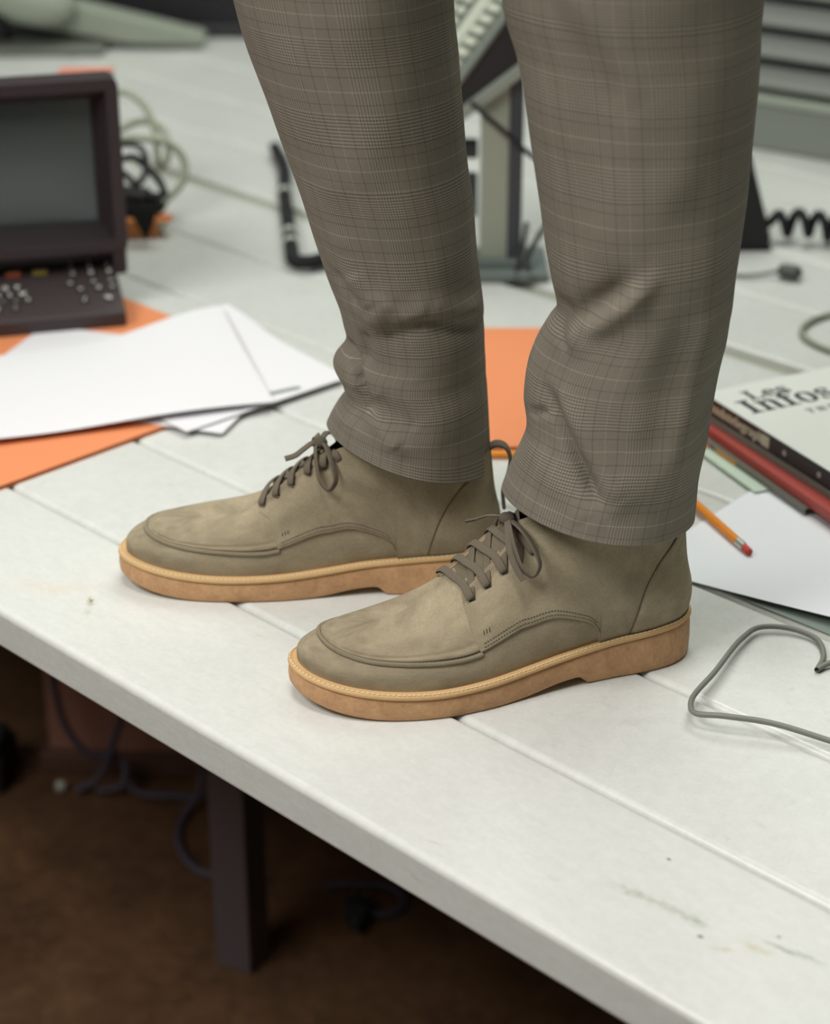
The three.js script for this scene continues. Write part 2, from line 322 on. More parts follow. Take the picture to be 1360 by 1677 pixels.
  part('vamp', grid(NU, NV, (u, v) => { const [sd, p] = fullU(u); return S(sd, p, v); }, (u, v) => [u * .7, v * .16], flipF, true), M.nubuck, root);
  // --- apron and its bead
  const vApron = (sd, p) => { const s = outl(sd, p, .0068)[0]; return curve1([[.17, .255], [.2, .275], [.235, .325], [.265, .40], [.29, .50], [.31, .60]])(s) ; };
  const pA = sd => pOfS(sd, .181);
  const apronPt = (u, w, off) => { // u -1..1 from lateral end round the toe to medial end; w 0 at seam .. 1 at spine
    const sd = u < 0 ? 1 : -1, p = Math.abs(u) * pA(sd), va = vApron(sd, p), v = lerp(va, 1, w); return S(sd, p, v, off); };
  const apProf = w => { const x = w * 60; return .0002 + .0014 * Math.min(1, Math.sqrt(Math.max(0, 1 - Math.pow(Math.max(0, 1 - x / 2), 2)))) - .0006 * Math.exp(-Math.pow((x - 4.6) / 1.6, 2)); };
  part('apron', grid(300, 70, (i, j) => apronPt(i * 2 - 1, Math.pow(j, 1.7), apProf(Math.pow(j, 1.7))), (i, j) => [i * .45 + .31, j * .1 + .4], !flipF), M.nubuck, root);
  const beadPts = []; for (let i = 0; i <= 120; i++) { const u = (i / 120) * 2 - 1, sd = u < 0 ? 1 : -1, p = Math.abs(u) * pA(sd); beadPts.push(S(sd, p, vApron(sd, p) - .028, .0003)); }
  part('seam_bead', tube(beadPts, .0019, 240, 10), M.nubuck, root, 'raised rolled seam round the toe');
  // --- stitch rows on the upper
  const stitchRow = (fn, n, gap, mat, rad = .00032, len = .0013) => { const out = []; let last = null, acc = 0; for (let i = 0; i <= n; i++) { const q = fn(i / n); if (last) { acc += q.distanceTo(last); if (acc > gap) { const d = q.clone().sub(last).normalize(); const g = new THREE.CapsuleGeometry(rad, len, 1, 4); g.applyQuaternion(new THREE.Quaternion().setFromUnitVectors(V(0, 1, 0), d)); g.translate(q.x, q.y, q.z); out.push(g); acc = 0; } } last = q; } return merge(out); };
  const apSt = part('apron_stitching', stitchRow(t => apronPt(t * 2 - 1, .0, .0006), 900, .0026, M.seam), M.seam, root); apSt.userData.kind = 'stuff';
  // --- quarters
  const low = curve1([[0, 0], [.0855, 0], [.0862, .07], [.0885, .145], [.094, .21], [.104, .25], [.118, .27], [.14, .265], [.165, .255], [.188, .245]]);
  const upL = curve1([[0, 1], [.139, 1], [.142, .93], [.146, .84], [.155, .775], [.17, .735], [.188, .71], [.2, .70]]), upM = curve1([[0, 1], [.139, 1], [.142, .975], [.146, .95], [.155, .93], [.17, .915], [.188, .90], [.2, .895], [.21, .89]]);
  const sFront = curve1([[0, .1825], [.2, .186], [.5, .189], [.8, .1905], [1, .190]]);
  for (const sd of [1, -1]) {
    const up = sd > 0 ? upL : upM;
    const qpt = (u, w, off) => { const s0 = u, sf = sFront(w) + (sd > 0 ? 0 : .011 * sstep(.35, .8, w)); const s = lerp(sf, .001, s0), p = s < .008 ? lerp(pOfS(sd, .008), 1, (.008 - s) / .007) : pOfS(sd, s); const v = lerp(low(s), up(s), w); return S(sd, p, v, off); };
    const offs = (u, w) => { const s = lerp(.188, .001, u); const eu = Math.min(1, u * 190 / .9), lowEdge = s > .084 ? Math.min(1, w * 60) : 1, ew = s > .14 ? Math.min(1, (1 - w) * 45) : 1; const r = x => Math.sqrt(Math.max(0, 1 - (1 - x) * (1 - x))); return .0001 + .0021 * r(eu) * r(lowEdge) * r(ew) + .0022 * sstep(.8, .98, w) * sstep(.13, .15, s) * r(ew); };
    const us = i => { const t = i; return t < .5 ? Math.pow(t * 2, 1.25) * .62 : .62 + (t - .5) * 2 * .38; };
    const wsf = j => j < .15 ? j * j / .15 * .5 + j * .5 * .0 + 0 : j < .85 ? j - .075 + .075 * ((j - .15) / .7) * 0 : j - .075 + (j - .85) * .5;
    part('quarter', grid(260, 90, (i, j) => { const u = us(i), w = j * j * (3 - 2 * j); return qpt(u, w, offs(u, w)); }, (i, j) => [i * .22 + (sd > 0 ? .1 : .55), j * .13 + .2], (sd > 0) === flipF), M.nubuck, root);
    // cut edge of the facing, showing the pale leather core
    const fe = []; for (let i = 0; i <= 40; i++) { const s = lerp(sd > 0 ? .189 : .200, .146, i / 40); fe.push(S(sd, pOfS(sd, s), up(s) + .012, .0020)); }
    part('facing_edge', tube(fe, .0013, 60, 6), M.edge, root, 'pale cut edge of the lace facing');
    for (const k of [0, 1]) { const m = part('quarter_stitching', stitchRow(t => { const s = lerp(.181, .0868 + k * .003, t); return S(sd, pOfS(sd, s), low(s) + .024 + k * .024, .0024); }, 700, .0023, M.seam, .00033, .0011), M.seam, root); m.userData.kind = 'stuff'; }
    const bt = []; for (let k = 0; k < 3; k++) { const s = .1785 - k * .0022; bt.push(tube([S(sd, pOfS(sd, s), .345, .0022), S(sd, pOfS(sd, s), .36, .0024), S(sd, pOfS(sd, s), .375, .0022)], .00035, 8, 5)); }
    part('bar_tack', merge(bt), M.seam, root);
    // seam of the heel counter
    const hs = []; for (let i = 0; i <= 40; i++) { const y = lerp(.036, .122, i / 40), s = curve1([[.034, .0615], [.05, .0575], [.07, .0495], [.09, .0365], [.105, .022], [.125, .006]])(y); const p = s < .008 ? lerp(pOfS(sd, .008), 1, (.008 - s) / .007) : pOfS(sd, s); hs.push([p, vAtY(sd, p, y)]); }
    part('heel_seam', tube(hs.map(q => S(sd, q[0], q[1], .0025)), .00032, 90, 6), M.seam, root);
  }
  // --- heel counter panel, a thin layer behind the seams
  const hcurve = curve1([[.034, .0605], [.05, .0565], [.07, .0485], [.09, .0355], [.105, .021], [.125, .005]]);
  const hcp = (sd, w) => { const y = lerp(.0365, .118, w), s = hcurve(y), p = s < .008 ? lerp(pOfS(sd, .008), 1, (.008 - s) / .007) : pOfS(sd, s); return [p, vAtY(sd, p, y)]; };
  part('heel_counter', grid(120, 50, (i, j) => { const sd = i < .5 ? 1 : -1, q = hcp(sd, j), t = i < .5 ? i * 2 : (1 - i) * 2; const p = lerp(q[0], 1, t); const v = lerp(q[1], vAtY(sd, 1, lerp(.0365, .118, j)), t); const ed = Math.min(1, Math.min(i, 1 - i) * 60); return S(sd, p, v, .0021 + .0007 * Math.sqrt(ed)); }, (i, j) => [i * .15 + .62, j * .1 + .1], flipF), M.nubuck, root);
  // --- tongue
  part('tongue', grid(24, 60, (i, j) => { const s = lerp(.1895, .1485, j), x = i * 2 - 1, sd = x < 0 ? 1 : -1; const q = S(sd, pOfS(sd, s), lerp(1, sd > 0 ? .66 : .84, Math.abs(x)), .0008 + .0012 * (1 - x * x)); return q; }, (i, j) => [i * .04, j * .07], flipF), M.tongue, root);
  // --- eyelets
  const EYE = [.1835, .1705, .1575, .1455, .133];
  const eyeV = (sd, i) => sd > 0 ? [.62, .625, .635, .66, .70][i] : [.79, .80, .81, .83, .86][i];
  const eyeAt = (sd, i, off) => S(sd, pOfS(sd, EYE[i]), eyeV(sd, i), off);
  for (const sd of [1, -1]) for (let i = 0; i < 5; i++) {
    const p = pOfS(sd, EYE[i]), n = nrm(sd, p, eyeV(sd, i)); const g = new THREE.TorusGeometry(.0017, .0007, 6, 14); g.applyQuaternion(new THREE.Quaternion().setFromUnitVectors(V(0, 0, 1), n)); const c = eyeAt(sd, i, .0020); g.translate(c.x, c.y, c.z);
    const d = new THREE.CylinderGeometry(.0017, .0017, .0006, 12); d.applyQuaternion(new THREE.Quaternion().setFromUnitVectors(V(0, 1, 0), n)); d.translate(c.x, c.y, c.z);
    part('eyelet', merge([g, d]), M.eyelet, root);
  }
  // --- laces: flat ribbons
  const ribbon = (pts, nrms, w, th, seg = 40) => {
    const c = new THREE.CatmullRomCurve3(pts, false, 'centripetal'), nc = new THREE.CatmullRomCurve3(nrms, false, 'centripetal');
    const fr = []; for (let i = 0; i <= seg; i++) { const t = i / seg, p = c.getPoint(t), tg = c.getTangent(t), n = nc.getPoint(t); n.addScaledVector(tg, -n.dot(tg)).normalize(); fr.push([p, n, tg.clone().cross(n).normalize()]); }
    const body = grid(14, seg, (i, j) => { const f = fr[Math.round(j * seg)], a = i * Math.PI * 2, e = Math.cos(a), q = Math.sin(a); const ex = Math.sign(e) * Math.pow(Math.abs(e), .6) * w / 2, ey = Math.sign(q) * Math.pow(Math.abs(q), .7) * th / 2; return f[0].clone().addScaledVector(f[2], ex).addScaledVector(f[1], ey); }, (i, j) => [i * .012, j * .05], false, true);
    return body;
  };
  const bar = (i, sk, vk, lift) => {                  // from lateral eyelet i to the medial facing at sk
    const A = eyeAt(1, i, .0022), B = S(-1, pOfS(-1, sk), vk, .0022), sm = (EYE[i] + sk) / 2;
    const nA = nrm(1, pOfS(1, EYE[i]), eyeV(1, i)), nB = nrm(-1, pOfS(-1, sk), vk), nS = nrm(1, pOfS(1, sm), .96);
    const E1 = S(1, pOfS(1, lerp(EYE[i], sm, .45)), .76, .0042 + lift), E2 = S(-1, pOfS(-1, lerp(sk, sm, .3)), .92, .0048 + lift), Mi = E1.clone().lerp(E2, .5).addScaledVector(nS, .0012);
    const A0 = A.clone().addScaledVector(nA, .0015 + lift), B0 = B.clone().addScaledVector(nB, .0015 + lift);
    return ribbon([A.addScaledVector(nA, -.003), A0, E1, Mi, E2, B0, B.addScaledVector(nB, -.003)], [nA, nA, nA.clone().lerp(nS, .5), nS, nB.clone().lerp(nS, .5), nB, nB], .0062, .0018, 40);
  };
  for (let i = 0; i < 4; i++) part('lace', bar(i, EYE[i + 1] - .002, .84, -.0012), M.lace, root);
  for (let i = 0; i < 5; i++) part('lace', bar(i, [.1975, .1845, .171, .1575, .1455][i], .8, .0012), M.lace, root);
  // knot, loops and ends of the bow
  const K = P(.1475, .1245, -.006);
  const loop = (sgn) => [K, P(.1505, .124, sgn * .010), P(.1500, .113, sgn * .0235), P(.1465, .1015, sgn * .0325), P(.1400, .0965, sgn * .0370), P(.1345, .104, sgn * .0360), P(.1375, .1165, sgn * .027), P(.143, .125, sgn * .012), K];
  for (const sgn of [1, -1]) { const L = loop(sgn); const mid = P(.142, .108, sgn * .029); part('bow_loop', ribbon(L, L.map(q => q.clone().sub(mid).add(P(0, .001, sgn * .004)).normalize()), .0052, .0018, 60), M.lace, root); }
  for (const sgn of [1, -1]) { const L = sgn > 0 ? [K, P(.151, .1235, .008), P(.1535, .113, .0215), P(.151, .102, .0315), P(.147, .0945, .0375)] : [K, P(.154, .1255, -.010), P(.160, .1235, -.016), P(.167, .1195, -.020), P(.175, .1175, -.022)]; part('lace_end', ribbon(L, L.map(() => P(.4, .6, sgn * .7).normalize()), .0048, .0018, 40), M.lace, root); }
  const kg = new THREE.SphereGeometry(.0062, 16, 12); kg.scale(1, .7, 1.1); kg.translate(K.x, K.y, K.z); part('knot', kg, M.lace, root);
  // --- pull loop at the heel
  const lp = foot < 0 ? [P(.016, .100, 0), P(.0135, .113, 0), P(.006, .1205, 0), P(-.002, .1185, 0), P(-.0065, .108, 0), P(-.005, .092, 0), P(-.0012, .078, 0), P(-.0022, .064, 0)] : [P(.021, .112, 0), P(.0185, .126, 0), P(.0165, .134, 0), P(.0145, .131, 0), P(.0135, .124, 0), P(.0125, .116, 0)];
  part('pull_loop', ribbon(lp, lp.map(q => q.clone().sub(P(.006, .10, 0)).normalize()), .012, .0032, 50), M.lace, root, 'fabric pull loop');
  return root;
}
makeShoe('ankle_boot', 'taupe nubuck lace-up boot nearest the camera, toe pointing left, whole outer side visible', [.0855, -.3485], 121, 1);
makeShoe('ankle_boot', 'taupe nubuck boot farther back, its heel hidden behind the nearer boot', [-.0955, -.3300], 135, -1);

// ---------------------------------------------------------------- person: checked trousers
{
  const person = thing('person', 'person standing on the table in grey glen check trousers, cropped above the knees', 'person', [0, TY, 0]);
  const R = V(.711507, 0, -.702679), TW = V(.702679, 0, .711507);
  const NEAR = [[-.0706, .1437, .0746, .1173], [-.0647, .1627, .0766, .1437], [-.0537, .1933, .0803, .1859], [-.0551, .2175, .0831, .2175], [-.0531, .2414, .0856, .2414], [-.0474, .2594, .0882, .2603], [-.0399, .2743, .0905, .279], [-.0341, .2845, .0921, .2928], [-.0372, .302, .093, .3111], [-.0439, .3382, .0956, .3471], [-.0546, .404, .0988, .4082], [-.0652, .4629, .0996, .4629], [-.0775, .5037, .0986, .5037], [-.088, .58, .1, .58], [-.088, .68, .105, .68], [-.088, .8, .112, .8], [-.088, .9, .118, .9]];
  const FAR = [[-.0672, .139, .0662, .0978], [-.0615, .1534, .0641, .1347], [-.0515, .1656, .0627, .1614], [-.0533, .1745, .0621, .1719], [-.0604, .1866, .0609, .1824], [-.0593, .197, .0603, .1928], [-.0509, .2094, .0586, .2073], [-.0526, .2238, .0574, .2238], [-.057, .2441, .0557, .2441], [-.0669, .2742, .0529, .2742], [-.0823, .3232, .0484, .3232], [-.093, .3567, .0434, .3567], [-.116, .4264, .0367, .4264], [-.1299, .4758, .0318, .4758], [-.14, .54, .03, .54], [-.138, .64, .04, .64], [-.12, .76, .065, .76], [-.1, .88, .085, .88]];
  // folds: [u1,y1,u2,y2, sigma, amplitude]
  const FN = [[.022, .33, -.03, .27, .008, .0085], [.008, .328, -.034, .288, .009, -.008], [-.042, .236, -.006, .166, .005, -.0105], [-.030, .236, .010, .166, .010, .0055], [-.035, .304, -.030, .268, .004, -.005], [.068, .29, .046, .172, .012, .0045], [.05, .30, .028, .19, .014, -.003], [-.06, .53, -.002, .45, .010, -.0045], [-.046, .53, .012, .455, .013, .0025], [-.052, .213, -.043, .221, .0035, -.005], [-.02, .42, -.03, .335, .014, -.003], [.004, .41, -.012, .335, .016, .0025], [-.052, .19, -.012, .148, .012, .004], [.085, .25, .072, .15, .006, -.002]];
  const FF = [[-.02, .236, .013, .247, .006, -.0036], [.013, .247, .056, .229, .006, -.0042], [-.015, .25, .015, .260, .010, .003], [.015, .260, .054, .244, .010, .0034], [-.048, .213, -.040, .189, .0038, -.015], [-.040, .189, -.030, .166, .005, -.011], [-.058, .280, -.040, .259, .0045, -.006], [-.045, .284, -.028, .260, .009, .005], [-.034, .234, -.034, .208, .006, -.0055], [-.034, .171, -.008, .145, .008, .005], [-.026, .185, .004, .158, .010, -.003], [.045, .255, .055, .231, .005, .0035], [-.016, .268, -.030, .242, .010, .0055], [-.05, .178, -.048, .150, .008, .004], [.02, .20, .03, .14, .02, .002], [-.06, .36, -.05, .30, .012, .003]];
  const sd2 = (px, py, f) => { const dx = f[2] - f[0], dy = f[3] - f[1], t = clamp(((px - f[0]) * dx + (py - f[1]) * dy) / (dx * dx + dy * dy), 0, 1); const ex = px - f[0] - dx * t, ey = py - f[1] - dy * t; return [(ex * ex + ey * ey) / (f[4] * f[4]), t]; };
  function leg(ax, az, ST, folds, depthF, shift, seedv) {
    const n = ST.length, cols = [0, 1, 2, 3].map(k => curve1(ST.map((q, i) => [i, q[k]])));
    // station parameter by height so that rings are even
    const yc = ST.map(q => (q[1] + q[3]) / 2); const tOfY = y => { let i = 0; while (i < n - 2 && y > yc[i + 1]) i++; return i + clamp((y - yc[i]) / (yc[i + 1] - yc[i]), 0, 1); };
    const RN = 260, SG = 220, y0 = yc[0], y1 = yc[n - 1];
    const ringPt = (th, y, inset) => {
      const t = tOfY(y), ul = cols[0](t), yl = cols[1](t), ur = cols[2](t), yr = cols[3](t), c = Math.cos(th), s = Math.sin(th);
      const f = (1 - c) / 2; let u = lerp(ur, ul, f), yy = lerp(yr, yl, f);
      const back = c > 0 ? lerp(1.5, 1.28, sstep(.15, .3, y)) : 1.12, d = depthF(y) * Math.sign(s) * Math.pow(Math.abs(s), back);
      let off = -inset; const uu = u, yv = yy;
      if (s > -.15) { const fade = sstep(-.15, .35, s); for (const q of folds) { const [r, tt] = sd2(uu, yv, q); if (r < 9) off += q[5] * Math.exp(-r) * fade * sstep(0, .32, tt + .14) * sstep(0, .32, 1.14 - tt); } }
      off += (n16(th * .159 * 1 + seedv, yy * 1.7) - .5) * .004 * sstep(y0, y0 + .03, y) + (n8(th * .159 + seedv, yy * .9) - .5) * .004 * sstep(y0, y0 + .05, y);
      if (s < 0) { off += .0035 * Math.sin(yy * 60 + th * 3) * sstep(y0, y0 + .05, y) * Math.abs(s); }
      // push along the ring normal
      const len = (ur - ul) / 2, nx = c / len, nz = s / depthF(y), h = Math.hypot(nx, nz);
      const sh = shift(y);
      return V(ax, 0, az).addScaledVector(R, u + nx / h * off * .6).addScaledVector(TW, d + nz / h * off + sh).add(V(0, yy, 0));
    };
    const rows = []; for (let k = 4; k >= 1; k--) rows.push([y0 + k * .008, .0016]); rows.push([y0 + .0012, .0013], [y0, .0007], [y0 + .0001, 0], [y0 + .0012, -.0002]);
    for (let k = 1; k <= RN; k++) rows.push([lerp(y0 + .0012, y1, Math.pow(k / RN, 1.35)), 0]);
    const nr = rows.length - 1;
    return grid(SG, nr, (i, j) => { const q = rows[Math.round(j * nr)]; return ringPt(i * Math.PI * 2, q[0], q[1]); }, (i, j) => { const q = rows[Math.round(j * nr)]; return [i * 8.6 + .21, q[0] / .056 + .1]; }, true, true);
  }
  const legN = part('trouser_leg', leg(.0443, -.2799, NEAR, FN, curve1([[.1, .066], [.2, .0655], [.3, .070], [.5, .080], [.7, .09], [.95, .1]]), y => 0, .1), M.suit, person, 'nearer trouser leg');
  const legF = part('trouser_leg', leg(-.1485, -.2770, FAR, FF, curve1([[.1, .062], [.2, .061], [.3, .068], [.5, .078], [.7, .088], [.95, .1]]), y => .045 * sstep(.5, .95, y), .6), M.suit, person, 'farther trouser leg');
  // hips, above the picture
  const hip = V(-.03, 0, -.27);
  part('trouser_seat', grid(64, 20, (i, j) => { const a = i * Math.PI * 2, y = lerp(.80, 1.06, j), w = curve1([[0, .10], [.15, .145], [.5, .165], [1, .15]])(j), d = curve1([[0, .14], [.15, .175], [.5, .185], [.97, .17], [1, .0]])(j), ww = j > .97 ? 0 : w; return V(hip.x, y, hip.z).addScaledVector(R, Math.cos(a) * ww).addScaledVector(TW, Math.sin(a) * d); }, (i, j) => [i * 18, j * 4.2], true, true), M.suit, person);
}

// ---------------------------------------------------------------- things on the table
const onTable = (dy = 0) => TY + dy;
// a sheet: corner C, edge directions a, b (unit, in x/z), sizes, lift function(s,t)->dy
function sheetGeo(C, a, b, la, lb, lift, nu = 36, nv = 28, th = .0004) {
  const f = (u, v, d) => V(C[0] + a[0] * la * u + b[0] * lb * v, C[1] + lift(u, v) + d, C[2] + a[1] * la * u + b[1] * lb * v);
  const up = a[1] * b[0] - a[0] * b[1] > 0;
  const top = grid(nu, nv, (u, v) => f(u, v, th), (u, v) => [u, v], !up), bot = grid(nu, nv, (u, v) => f(u, v, 0), (u, v) => [u, v], up);
  const edge = (fn, n) => grid(n, 1, (i, j) => { const [u, v] = fn(i); return f(u, v, j * th); });
  return merge([top, bot, edge(i => [i, 0], nu), edge(i => [i, 1], nu), edge(i => [0, i], nv), edge(i => [1, i], nv)]);
}
const unit = (x, z) => { const h = Math.hypot(x, z); return [x / h, z / h]; };
// orange card folders
function folder(label, C, a, b, la, lb, h) {
  const t = thing('card_folder', label, 'folder');
  part('back_cover', sheetGeo([C[0], C[1], C[2]], a, b, la, lb, () => 0, 2, 2, .0012), M.orange, t);
  part('inner_sheets', sheetGeo([C[0] + a[0] * .004 + b[0] * .004, C[1] + .0013, C[2] + a[1] * .004 + b[1] * .004], a, b, la - .008, lb - .008, () => 0, 2, 2, Math.max(.0005, h - .0028)), M.paper, t);
  part('front_cover', sheetGeo([C[0], C[1] + h - .0013, C[2]], a, b, la, lb, (u, v) => .0012 * u * v * 0, 4, 4, .0012), M.orange, t);
  return t;
}
folder('orange card folder under the white papers, by the boot toe', [-.53, onTable(.0003), -.52], [-1, 0], [0, 1], .325, .48, .0042);
{ const a = unit(-.71, .70), b = unit(-.70, -.71); folder('orange card folder behind the legs', [-.113, onTable(.0003), -.662], a, b, .265, .313, .006); }
// loose papers, left
{
  const grp = 'loose papers on the left folder', cat = 'paper';
  const b1 = unit(-.45, -.89), a1 = unit(-.89, .45);
  solo('paper_sheet', sheetGeo([-.475, onTable(.0046), -.35], a1, [b1[0], b1[1]], .297, .21, () => .0003, 30, 20), M.paper, 'white sheet lowest in the pile, one corner poking out towards the boot', cat, grp);
  const a2 = unit(-.05, 1), b2 = unit(-1, -.05);
  solo('paper_sheet', sheetGeo([-.488, onTable(.0058), -.530], a2, b2, .205, .20, (u, v) => .0015 + .024 * sstep(.42, 0, u) * Math.pow(v, 1.6) + .0025 * sstep(.3, 0, u) * Math.sin(v * 9) * v, 40, 40), M.paper, 'white sheet with a curled far corner and a grey printed bar', cat, grp);
  const a3 = unit(-.12, .243), b3 = unit(-.897, -.443);
  solo('paper_sheet', sheetGeo([-.4845, onTable(.0085), -.427], a3, b3, .30, .215, (u, v) => .0022 + .026 * sstep(.5, 0, u) * Math.pow(v, 1.6) + .004 * Math.pow(Math.abs(Math.sin(u * 3.4 + .6)), 2) * (1 - v * .4), 48, 30), M.paper, 'white sheet on top of the pile, reaching past the left edge', cat, grp);
}
{ // the grey printed bar on the second sheet
  const g = box(.040, .0003, .007); g.rotateY(1.29); g.translate(-.5075, onTable(.0085), -.456);
  scene.getObjectByName('paper_sheet_001').add(Object.assign(new THREE.Mesh(g, std(0x8b948e, .8)), { name: 'printed_bar' }));
}
// white sheet and grey card, right
solo('grey_card', sheetGeo([.028, onTable(.0003), -.4375], unit(1, -.005), unit(.03, -1), .30, .2, () => 0, 2, 2, .0006), std(0x7f8a82, .8), 'grey card under the white sheet by the pencil', 'card');
{
  const a = unit(.985, -.17), b = unit(-.09, -.996);
  solo('paper_sheet', sheetGeo([-.025, onTable(.0011), -.421], a, b, .21, .297, (u, v) => .0006 + .008 * Math.pow(u, 2) * (1 - v) + .0012 * Math.sin(v * 7 + u * 3) * u, 40, 40), M.paperCool, 'white sheet with the pencil lying on it', 'paper');
}
// pencils: hexagonal, ferrule and eraser
function pencil(label, P0, P1, y, withEraser = true) {
  const d = V(P1[0] - P0[0], 0, P1[1] - P0[1]), L = d.length(); d.normalize();
  const t = thing('pencil', label, 'pencil', [P0[0], y, P0[1]], Math.atan2(-d.z, d.x));
  const cyl = (r0, r1, l, x, n = 6) => new THREE.CylinderGeometry(r1, r0, l, n).rotateZ(-Math.PI / 2).translate(x + l / 2, .0036, 0);
  part('eraser', merge([cyl(.0031, .0033, .009, .0, 18), new THREE.SphereGeometry(.0031, 14, 8).scale(.5, 1, 1).translate(0, .0036, 0)]), std(0xc2453f, .8), t, 'red eraser');
  part('ferrule', merge([cyl(.0036, .0036, .012, .009, 20), new THREE.TorusGeometry(.0036, .0004, 6, 20).rotateY(Math.PI / 2).translate(.0125, .0036, 0), new THREE.TorusGeometry(.0036, .0004, 6, 20).rotateY(Math.PI / 2).translate(.017, .0036, 0)]), std(0xcfcfc8, .35, { metalness: .8 }), t, 'silver ferrule');
  part('barrel', cyl(.0039, .0039, L - .021 - .02, .021, 6), M.gold, t);
  part('wood_tip', cyl(.0039, .001, .017, L - .02, 18), std(0xd9b98a, .8), t);
  part('lead', cyl(.001, .0002, .004, L - .003, 10), M.black, t);
}
pencil('orange pencil with a red eraser lying on the white sheet', [.035, -.5005], [-.136, -.582], onTable(.003));
pencil('orange pencil showing only as a stub between the two trouser hems', [-.13, -.625], [-.275, -.484], onTable(.0003));

// books on the right
const SD = [.945, .327], TD = [.327, -.945];
function bookGroup(name, label, cat, TLc, y, w, l, h, sd = SD, td = TD) { // origin at top-left corner of cover: x = text right (td), z = down the page (sd)
  const g = thing(name, label, cat, [TLc[0], y, TLc[1]], Math.atan2(-td[1], td[0]));
  return g;                                                            // local x = td, local z = sd
}
const serif = await new FontLoader().loadAsync('fonts/droid/droid_serif_bold.typeface.json');
const sans = await new FontLoader().loadAsync('fonts/droid/droid_sans_bold.typeface.json');
const text = (str, size, font, depth = .0002) => new TextGeometry(str, { font, size, depth, curveSegments: 4 });
{
  const h = .017, w = .20, l = .285, yb = onTable(.0235);
  const t = bookGroup('book', 'large white book on top of the stack, black serif title and black spine', 'book', [-.1585, -.6865], yb);
  part('page_block', rbox(w - .006, h - .003, l - .006, .001, w / 2 + .001, h / 2, l / 2), std(0xd9d6c8, .9), t);
  part('back_cover', box(w, .0012, l, w / 2, .0006, l / 2), M.black, t);
  part('front_cover', rbox(w, .0014, l, .0006, w / 2, h - .0006, l / 2), std(0xdfe2dc, .4), t, 'white glossy cover');
  part('spine', rbox(.0016, h, l, .0007, -.0004, h / 2, l / 2), std(0x1d1b1c, .45), t, 'black spine with cream lettering');
  const ink = std(0x17191c, .5);
  const put = (str, size, x, z, sx = 1) => { const g = text(str, size, serif); g.scale(sx, 1, 1); g.rotateX(-Math.PI / 2); g.translate(x, h + .0001, z); return g; };
  part('cover_title', merge([put('Les', .021, .03, .036, 1.0), put('Infos', .031, .012, .064, .92)]), ink, t, 'black serif title lettering');
  part('cover_subtitle', put('T H E', .009, .062, .086, 1), ink, t);
  const sp = text('mondotelegraphie', .0088, serif); sp.scale(.92, 1, 1); sp.rotateY(-Math.PI / 2); sp.translate(-.0013, .0045, .006);
  part('spine_title', sp, std(0xd8d2ba, .6), t, 'cream spine lettering');
  part('spine_label', box(.0006, .011, .012, -.0013, .0085, .105), std(0xb9b8a4, .6), t);
  for (const z of [.135, .187]) part('spine_mark', new THREE.CylinderGeometry(.0028, .0028, .0006, 14).rotateZ(Math.PI / 2).translate(-.0014, .0085, z), std(0x9a9a98, .6), t);
}
{ const t = bookGroup('book', 'grey paperback second in the stack, just under the white book', 'book', [-.160, -.683], onTable(.0172)); part('pages', rbox(.19, .0040, .27, .0008, .098, .0030, .146), std(0xc9c6ba, .9), t); part('cover', merge([box(.195, .0008, .28, .098, .0056, .145), box(.195, .0008, .28, .098, .0004, .145), box(.0008, .006, .28, .0005, .003, .145)]), std(0x77776f, .5), t); }
{ const t = bookGroup('book', 'red book in the middle of the stack', 'book', [-.168, -.678], onTable(.0098), 0, 0, 0, unit(.93, .36), unit(.36, -.93)); part('pages', rbox(.19, .0052, .26, .0008, .098, .0036, .14), std(0xd9cfc0, .9), t); part('cover', merge([box(.196, .001, .27, .098, .0067, .14), box(.196, .001, .27, .098, .0006, .14), box(.001, .0072, .27, 0, .0036, .14)]), std(0xa8443b, .5), t, 'red cover'); }
{ const t = bookGroup('magazine', 'thin grey magazine with an ochre patch on its spine, low in the stack', 'magazine', [-.173, -.672], onTable(.0044), 0, 0, 0, unit(.935, .35), unit(.35, -.935)); part('pages', rbox(.19, .0036, .20, .0006, .098, .0022, .105), std(0xbab8a8, .8), t); part('cover', merge([box(.194, .0007, .21, .098, .0045, .105), box(.194, .0007, .21, .098, .0004, .105), box(.0008, .0048, .21, 0, .0024, .105)]), std(0x6b6a60, .5), t); part('spine_patch', box(.0006, .004, .034, -.0006, .0024, .082), std(0xc78f3a, .5), t, 'ochre patch'); }
{ const t = bookGroup('brochure', 'pale green brochure at the bottom of the stack', 'brochure', [-.178, -.664], onTable(.0003), 0, 0, 0, unit(.93, .37), unit(.37, -.93)); part('pages', rbox(.2, .0028, .15, .0005, .1, .0020, .078), std(0xcfd6c8, .8), t); part('cover', merge([box(.205, .0006, .155, .1, .0036, .078), box(.205, .0006, .155, .1, .0003, .078)]), std(0xb9c9b8, .6), t); }

// grey cable on the right
solo('cable', tube([[.42, onTable(.003), -.36], [.33, onTable(.003), -.325], [.262, onTable(.008), -.300], [.215, onTable(.014), -.280], [.185, onTable(.015), -.262], [.165, onTable(.012), -.255], [.152, onTable(.011), -.268], [.138, onTable(.010), -.315], [.120, onTable(.008), -.375], [.118, onTable(.006), -.402], [.135, onTable(.005), -.418], [.158, onTable(.004), -.420], [.176, onTable(.003), -.404], [.185, onTable(.003), -.382]], .0022, 200, 10), M.cableGrey, 'thin grey cable looping across the planks beside the heel', 'cable');
solo('cable', tube([[.185, onTable(.0032), -.382], [.186, onTable(.004), -.392], [.194, onTable(.006), -.408], [.215, onTable(.008), -.425], [.26, onTable(.006), -.45], [.33, onTable(.003), -.47]], .0022, 80, 10), M.cableGrey, 'short grey cable end crossing the looped cable at the right edge', 'cable');

